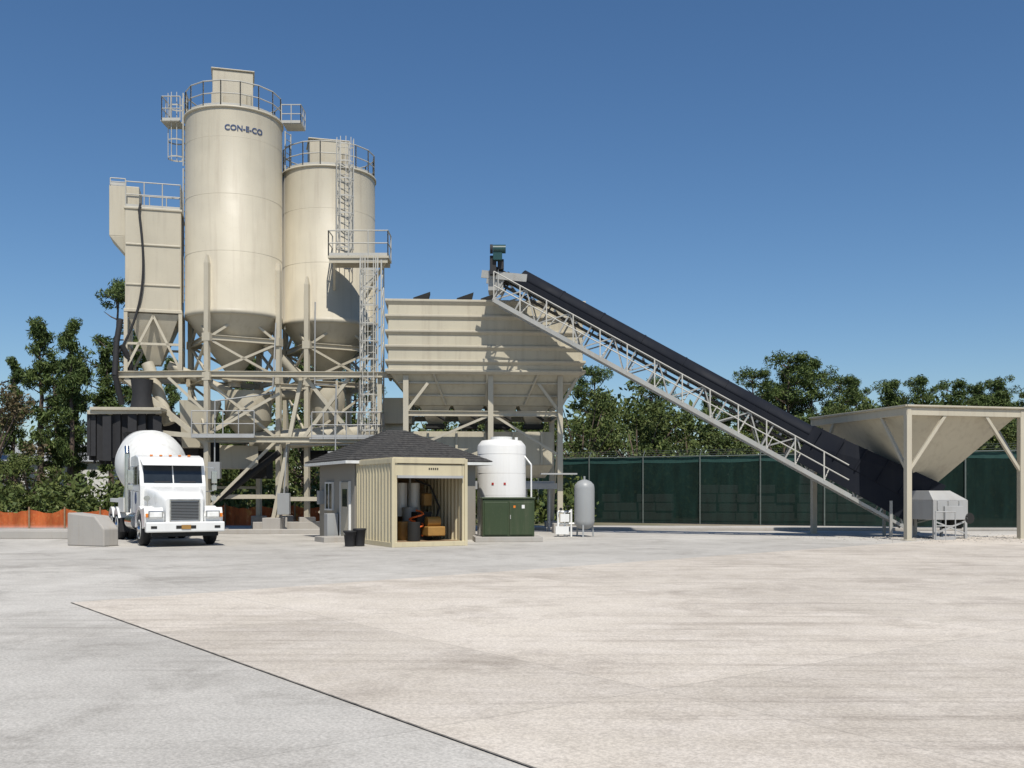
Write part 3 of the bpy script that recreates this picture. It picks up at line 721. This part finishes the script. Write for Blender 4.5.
def wheel(x,y,s,w=.30):
    r=.52
    wh.rev((x,y,r),(s,0,0),[(-w/2,.30),(-w/2,.45),(-w/2+.04,.50),(-w/2+.07,.52),(w/2-.07,.52),(w/2-.04,.50),(w/2,.45),(w/2-.01,.30)],36)
    rim.rev((x,y,r),(s,0,0),[(w/2-.02,.31),(w/2+.005,.30),(w/2-.0,.27),(w/2-.10,.22),(w/2-.10,.12)],28)
    hub.rev((x,y,r),(s,0,0),[(w/2-.12,.12),(w/2+.02,.11),(w/2+.05,.06)],16)
    for k in range(8):
        a=k*math.pi/4; hub.cyl((x+s*(w/2-.11),y+.17*math.cos(a),r+.17*math.sin(a)),(x+s*(w/2-.06),y+.17*math.cos(a),r+.17*math.sin(a)),.018,seg=6)
for s_ in (-1,1):
    wheel(s_*1.02,1.32,s_)
    for y in (6.2,7.6): wheel(s_*1.05,y,s_); wheel(s_*.70,y,s_)
    for y in (6.2,7.6):
        outer=[(y-.66*math.cos(a),.56+.60*math.sin(a)) for a in [math.pi*(.12+.76*i/10) for i in range(11)]]
        inner=[(y-.63*math.cos(a),.56+.57*math.sin(a)) for a in [math.pi*(.12+.76*i/10) for i in range(11)]]
        xs=sorted((s_*.52,s_*1.22)); fd.prism(outer+list(reversed(inner)),xs[0],xs[1])
mf=o.part('mud_flaps',BLACK); 
for s_ in (-.88,.88): mf.box((s_,8.4,.6),(.62,.02,.7)); mf.box((s_,5.45,.55),(.6,.02,.5))
dm=o.part('mixer_drum',WHITE_D)
ax=Vector((0,4.3,1.15)).normalized(); o0=Vector((0,4.35,2.2))
prof=[(0,.25),(.03,.5),(.12,.68),(.5,.86),(.95,1.02),(1.4,1.16),(1.8,1.22),(2.2,1.21),(2.9,1.06),(3.8,.78),(4.5,.55),(4.75,.52)]
dm.rev(o0,ax,prof,56)
for t_,r_ in ((1.4,1.163),(2.2,1.213),(2.9,1.063)): dm.rev(o0,ax,[(t_-.02,r_-.012),(t_,r_+.006),(t_+.02,r_-.012)],56,caps=False)
rg=o.part('drum_ring',GALV); rg.rev(o0,ax,[(3.75,.70),(3.75,.86),(3.9,.86),(3.9,.70)],40)
pd=o.part('pedestals',WHITE,.02)
pd.box((0,4.45,1.45),(.9,.35,1.0)); pd.box((0,4.35,2.1),(.6,.3,.6)); pd.hexa([(-.75,7.9,1.0),(.75,7.9,1.0),(.75,8.3,1.0),(-.75,8.3,1.0)],[(-.6,7.9,2.5),(.6,7.9,2.5),(.6,8.1,2.5),(-.6,8.1,2.5)])
wt=o.part('water_tank',WHITE,.02); wt.cyl((-.75,5.15,1.5),(.75,5.15,1.5),.26,seg=20)
ch=o.part('chute_and_hopper',DARK,.02)
ch.frust((0,8.9,3.2),(.6,.6),(0,8.75,4.0),(1.2,1.0)); ch.hexa([(-.3,8.6,1.2),(.3,8.6,1.2),(.3,9.6,.9),(-.3,9.6,.9)],[(-.3,8.6,1.9),(.3,8.6,1.9),(.3,9.6,1.3),(-.3,9.6,1.3)])
fch=o.part('fold_chutes',WHITE_D,.01)
fch.box((-1.1,5.4,1.25),(.12,1.3,.5)); fch.box((-1.12,6.9,1.4),(.06,2.8,.14))
ld=o.part('ladder',GALV); 
for x in (.3,.7): ld.beam((x+.4,8.6,1.2),(x+.4,8.6,3.8),.04)
for i in range(8): ld.beam((.7,8.6,1.3+.3*i),(1.1,8.6,1.3+.3*i),.03)
o.done()

# ------------------------------------------------------------ barriers, kerb, fences
o=Obj('concrete_block',(-13.3,31.6,0),D2R(66)); b=o.part('block',CONC,.04)
b.prism([(-.85,0),(-.85,.55),(-.45,.95),(.7,1.05),(.7,0)],-.3,.3); o.done()
o=Obj('concrete_kerb'); b=o.part('kerb',CONC,.03)
b.beam((-40,38.4,.15),(-15.2,36.3,.15),.6,.3); o.done()
o=Obj('concrete_kerb'); b=o.part('kerb',CONC,.03)
b.beam((-12,40.6,.09),(-5.2,41.0,.09),.4,.2); b.beam((1,44.5,.07),(30,43.3,.07),.35,.14); o.done()
def mesh_mat(name,col,alpha):
    m,nt,b=new_mat(name); n2=noise(nt,mapping(nt,(1,1,.2)),2.5,4)
    c=mix(nt,ramp(nt,n2,.35,0.,.7,1.),tuple(x*.7 for x in col),tuple(x*1.35 for x in col))
    nt.links.new(c,b.inputs['Base Color']); b.inputs['Roughness'].default_value=.85; b.inputs['Specular IOR Level'].default_value=.15; b.inputs['Alpha'].default_value=alpha
    return m
GSC=mesh_mat('green_windscreen',(.006,.019,.016),.965); OSC=mesh_mat('orange_netting',(.50,.12,.04),.75)
GTOP=flat('green_windscreen_lit_top',(.013,.055,.046),.8)  # lighter green: the sunlit top of the screen put into the colour
FPOST=flat('fence_post_paint',(.10,.12,.11),.6)
def fence(name,a,b_,h,mat,post,sp,rail=True,wavy=.0,lit_top=None):
    o=Obj(name); a=Vector((*a,0)); b_=Vector((*b_,0)); L=(b_-a).length; n=max(1,int(L/sp)); d=(b_-a)/n; nn=Vector((-d.y,d.x,0)).normalized()
    s=o.part('screen',mat); p=o.part('posts',post)
    for i in range(n+1):
        q=a+d*i; p.cyl(q,q+Vector((0,0,h+.06)),.04,seg=8)
        if rail: p.beam(q+Vector((0,0,h)),q+nn*.3+Vector((0,0,h+.35)),.03)
    if rail:
        p.cyl(a+Vector((0,0,h)),b_+Vector((0,0,h)),.03,seg=8)
        for k in (.12,.24,.34): p.cyl(a+nn*k*.86+Vector((0,0,h+k)),b_+nn*k*.86+Vector((0,0,h+k)),.006,seg=4)
    K_=8; vs=[];fs=[];hv=[];hf=[]
    for i in range(n*K_+1):
        off=nn*(.06+wavy*random.random()*(0 if i%K_==0 else 1)); q=a+d*(i/K_)+off; sag=wavy*2.2*math.sin(math.pi*(i%K_)/K_)+wavy*random.random()
        vs+=[q+Vector((0,0,.04)),q+Vector((0,0,h-sag))]; q2=q-nn*.012; hv+=[q2+Vector((0,0,h-sag-.3)),q2+Vector((0,0,h-sag+.01))]
        if i: k=2*i; fs.append((k-2,k,k+1,k-1)); hf.append((k-2,k,k+1,k-1))
    s.add(vs,fs)
    if lit_top: o.part('lit_top',lit_top).add(hv,hf)  # strip along the top edge, painted lighter to look lit
    o.done()
fence('green_screen_fence',(1.5,57.5),(24,45.2),3.6,GSC,FPOST,3.0,wavy=.02,lit_top=GTOP)
fence('green_screen_fence',(24,45.2),(50,32),3.6,GSC,FPOST,3.0,wavy=.02,lit_top=GTOP)
fence('orange_safety_fence',(-34,46.5),(-17.5,46.5),.95,OSC,WOOD,1.6,rail=False,wavy=.08)
fence('orange_safety_fence',(-17.5,49),(-4,50),1.1,OSC,WOOD,1.6,rail=False,wavy=.08)
for k,(x,y,nx,nz) in enumerate(((11.2,57,5,4),(16.5,56,4,5),(6,60,4,3))):
    o=Obj('block_stack',(x,y,0),D2R(-15)); b=o.part('blocks',CONC,.02)
    for i in range(nx):
        for j in range(nz):
            if j==nz-1 and random.random()<.35: continue
            b.box((i*1.05+random.uniform(-.1,.1),random.uniform(-.06,.06),.3+.52*j),(.98,.9,.46))
    o.done()
o=Obj('white_building',(-37.5,78,0),.1); b=o.part('walls',WHITE_D); b.box((0,0,2),(14,6,4)); r=o.part('roof',GREYT); r.prism([(-3.4,4),(0,5.4),(3.4,4)],-7.4,7.4)
w=o.part('windows',GLASS)
for i in range(5): w.box((-5+2.4*i,-3.02,2.2),(1.1,.06,1.2))
o.done()
# ------------------------------------------------------------ vegetation
rng=np.random.default_rng(3)
def diamonds(c,size,asp,vert=0.0):
    n=len(c); a=rng.normal(size=(n,3)); a[:,2]+=vert; a/=np.linalg.norm(a,axis=1)[:,None]
    b=rng.normal(size=(n,3)); b-=a*(a*b).sum(1)[:,None]; b/=np.linalg.norm(b,axis=1)[:,None]
    s=(size*rng.uniform(.6,1.35,n))[:,None]
    return np.stack([c+a*s,c+b*s*asp,c-a*s,c-b*s*asp],1).reshape(-1,3)
def clump(cen,r,flat_,n):
    p=rng.normal(size=(n,3)); p/=np.linalg.norm(p,axis=1)[:,None]
    p*= (r*rng.uniform(.0,1,n)**.45)[:,None]; p[:,2]*=flat_
    return p+np.array(cen)
def veg_mesh(name,wood,leafV,mats):
    nv=len(wood.v); V=np.vstack([np.array(wood.v).reshape(-1,3),leafV]) if nv else leafV
    nl=len(leafV)//4; F=list(wood.f)+[tuple(x) for x in (np.arange(nl*4).reshape(-1,4)+nv).tolist()]
    me=bpy.data.meshes.new(name); me.from_pydata(V.tolist(),[],F)
    mi=np.zeros(len(F),dtype=np.int32); mi[len(wood.f):]=1; 
    me.materials.append(mats[0]); me.materials.append(mats[1]); me.polygons.foreach_set('material_index',mi)
    at=me.attributes.new('tint','FLOAT','FACE'); tv=np.zeros(len(F),dtype=np.float32); tv[len(wood.f):]=rng.uniform(0,1,nl); at.data.foreach_set('value',tv)
    me.update(); return me
def pine_mesh(seed,h,slim=1.0,bare=.36,dens=1.0,cone=False):
    random.seed(seed); w=Part(); pts=[]; x=y=0
    for i in range(9):
        t=i/8; pts.append(Vector((x,y,h*.97*t))); x+=random.uniform(-.16,.16); y+=random.uniform(-.16,.16)
    for i in range(8): w.cyl(pts[i],pts[i+1],.19*(1-i/8)+.04,.19*(1-(i+1)/8)+.04,seg=8)
    L=[]; z=h*bare
    while z<h*.98:
        t=z/h; k=min(7,int(t/.97*8)); base=pts[k].lerp(pts[k+1],t/.97*8-k)
        if cone: env=(.16+1.0*((1-t)/(1-bare))**.75)*h*.125*slim*random.uniform(.55,1.3)
        else: env=(.35+.75*math.sin(math.pi*min(1,max(0,(t-bare+.12)/(1.12-bare)))**.9))*h*.135*slim*random.uniform(.5,1.4)
        for _ in range(random.choice((1,2,2))):
            a=random.uniform(0,6.28); ln=env*random.uniform(.6,1.15)
            tip=base+Vector((math.cos(a)*ln,math.sin(a)*ln,ln*random.uniform(.1,.7)))
            mid=base.lerp(tip,.5)+Vector((0,0,-.06*ln)); w.cyl(base,mid,.05,.035,seg=5); w.cyl(mid,tip,.035,.015,seg=5)
            for s in range(random.choice((2,3,4)) if dens>1 else random.choice((1,2,3))):
                c=base.lerp(tip,random.uniform(.45,1.08))+Vector((random.uniform(-.35,.35),random.uniform(-.35,.35),random.uniform(-.05,.4)))*(.6 if cone else 1)
                r=random.uniform(.26,.46) if cone else random.uniform(.3,.60)*(1+.25*(dens-1)); L.append(clump(c,r,1.0 if cone else .8,int(190*r)))
        z+=h*random.uniform(.018,.042)
    for q_ in range(3): L.append(clump(pts[-1]-Vector((0,0,.35*q_)),.24+.05*q_,1.6,40))
    c=np.vstack(L); return veg_mesh('pine_mesh',w,diamonds(c,.16,.22,.9 if cone else .6),(BARK,PINE))
def broad_mesh(seed,h,mat,dens=1,wd=.42):
    random.seed(seed); w=Part(); 
    w.cyl((0,0,0),(0,0,h*.4),.24,.16,seg=8); L=[]
    nb=int(30*dens)
    for i in range(nb):
        a=random.uniform(0,6.28); t=random.random(); zz=h*(.25+.7*t); rad=h*wd*math.sin(math.pi*(.18+.78*t))**.7*random.uniform(.35,1.08)
        tip=Vector((math.cos(a)*rad,math.sin(a)*rad,zz)); st=Vector((0,0,h*.38*random.uniform(.5,1)))
        mid=st.lerp(tip,.5)+Vector((0,0,.2)); w.cyl(st,mid,.08,.05,seg=5); w.cyl(mid,tip,.05,.02,seg=5)
        for s in range(3):
            c=tip+Vector((random.uniform(-.7,.7),random.uniform(-.7,.7),random.uniform(-.5,.6))); r=random.uniform(.45,.9)
            L.append(clump(c,r,.75,int(115*r*dens)))
    c=np.vstack(L); return veg_mesh('broadleaf_mesh',w,diamonds(c,.13,.45),(BARK,mat))
PM=[pine_mesh(11,13,.75,.22,1.3,True),pine_mesh(12,13,.62,.28,1.3,True),pine_mesh(13,12,1.15,.36,1.5),pine_mesh(14,14,.95,.40),pine_mesh(15,13,1.3,.42,1.8)]; PH=[13,13,12,14,13]
BM=[broad_mesh(21,9,LEAF),broad_mesh(22,8,LEAF,1.1,.5),broad_mesh(23,9,BROWNL,.65)]; BH=[9,8,9]
def plant(kind,i,x,y,h):
    me,hh,nm={'p':(PM,PH,'pine_tree'),'b':(BM,BH,'oak_tree')}[kind]; me_=me[i]; s=h/hh[i]
    o=bpy.data.objects.new(nm,me_); o.location=(x,y,-.05); o.scale=(s*random.uniform(.95,1.15),)*2+(s,); o.rotation_euler=(0,0,random.uniform(0,6.28)); COL.objects.link(o)
random.seed(5)
trees=[('b',2,-30.3,58,8.0),('b',2,-35.5,62,9.6),('p',0,-31.2,66,13.3),('p',1,-28.3,64,12.8),('p',0,-29.6,68,11.2),('p',1,-26.9,67,11.4),('p',3,-26.4,68,15.9),('p',0,-24.9,66,12.2),('p',1,-23.4,69,11.0),('p',1,-34.8,70,11.2),('p',0,-32.8,72,11.6),
('b',1,-27.5,57,4.2),('b',0,-21.0,63,7.6),('p',1,-18.5,70,12),('b',1,-17,62,7.2),('p',0,-14.6,70,12.5),('b',0,-12.5,62,7.8),('p',3,-11.6,72,13),('b',1,-8.2,62,7.0),('b',0,-4.2,63,7.5),
('p',2,-5,72,9.5),('b',1,.5,64,7.6),('b',0,4.6,66,8.8),('p',4,6.5,72,10.6),('b',1,8.5,68,8.4),('p',4,10.5,75,10.2),('b',0,12.6,70,8.0),('p',2,15.2,76,9.6),('p',4,17.2,74,10.6),('p',4,20.3,76,12.0),
('p',4,22.8,77,11.6),('p',2,21.6,79,11.0),('b',1,19,70,7.6),('p',4,25.0,78,10.6),('b',0,25.0,72,8.4),('p',4,27.6,80,10.6),('b',1,29.5,74,8.2),('p',2,30.2,80,10.4),('p',4,33.2,81,10.8),('b',0,33.2,76,8.0),('p',4,36.0,82,10.6),('p',2,38.4,82,10.4),('b',1,38,76,8.4),('p',2,41,84,11.0),('b',0,43,78,8.6),('p',4,44,84,10.8),('p',4,47,84,11),('b',1,50,80,9.5),('p',1,-38,72,12.5),('b',0,-41,66,9)]
for t in trees: plant(*t)
L=[]
for i in range(620):
    x=rng.uniform(-75,85); y=rng.uniform(84,100); h=(8.8 if x>0 else 7.4)+1.3*math.sin(x*.21)+1.0*math.sin(x*.57+1)+rng.uniform(-1.4,1.6)
    for z in np.arange(.8,h,1.7): L.append(clump((x+rng.uniform(-.8,.8),y,z),1.4,.8,24))
c=np.vstack(L); me=veg_mesh('distant_trees',Part(),diamonds(c,.32,.5),(BARK,LEAF)); ob=bpy.data.objects.new('distant_trees',me); COL.objects.link(ob)
L=[]
for i in range(420):
    x=rng.uniform(-48,4); y=rng.uniform(52,60); h=1.0+rng.uniform(0,1.6)
    for z in np.arange(.3,h,.7): L.append(clump((x,y,z),.8,.7,26))
for i in range(300):
    x=rng.uniform(4,60); y=rng.uniform(63,70); h=2.5+rng.uniform(0,2)
    for z in np.arange(.3,h,1): L.append(clump((x,y,z),1.1,.7,24))
c=np.vstack(L); me=veg_mesh('undergrowth',Part(),diamonds(c,.17,.45),(BARK,LEAF)); ob=bpy.data.objects.new('undergrowth',me); COL.objects.link(ob)

# ------------------------------------------------------------ light, sky, camera
az=D2R(13); el=D2R(57)
sv=Vector((math.sin(az)*math.cos(el),-math.cos(az)*math.cos(el),math.sin(el)))
sl=bpy.data.lights.new('sun','SUN'); sl.energy=4.9; sl.angle=D2R(.5); sl.color=(1,.95,.865)
so=bpy.data.objects.new('sun',sl); so.rotation_euler=(-sv).to_track_quat('-Z','Y').to_euler(); COL.objects.link(so)
w=bpy.data.worlds.new('World'); scene.world=w; w.use_nodes=True; nt=w.node_tree
sk=nt.nodes.new('ShaderNodeTexSky'); sk.sky_type='NISHITA'; sk.sun_disc=False; sk.sun_elevation=el; sk.sun_rotation=math.atan2(sv.x,sv.y)
sk.air_density=1.0; sk.dust_density=.3; sk.ozone_density=4.8; sk.altitude=0
hs=nt.nodes.new('ShaderNodeHueSaturation'); hs.inputs['Saturation'].default_value=1.13
nt.links.new(sk.outputs[0],hs.inputs['Color'])
nt.links.new(hs.outputs[0],nt.nodes['Background'].inputs[0]); nt.nodes['Background'].inputs[1].default_value=.098
cam=bpy.data.cameras.new('camera'); cam.lens=35.16; cam.sensor_width=36; cam.shift_y=108/1024; cam.clip_end=4000; cam.clip_start=.1
co=bpy.data.objects.new('camera',cam); co.location=(0,0,1.7); co.rotation_euler=(D2R(90),0,0); COL.objects.link(co); scene.camera=co
scene.view_settings.view_transform='Standard'; scene.view_settings.look='None'; scene.view_settings.exposure=0
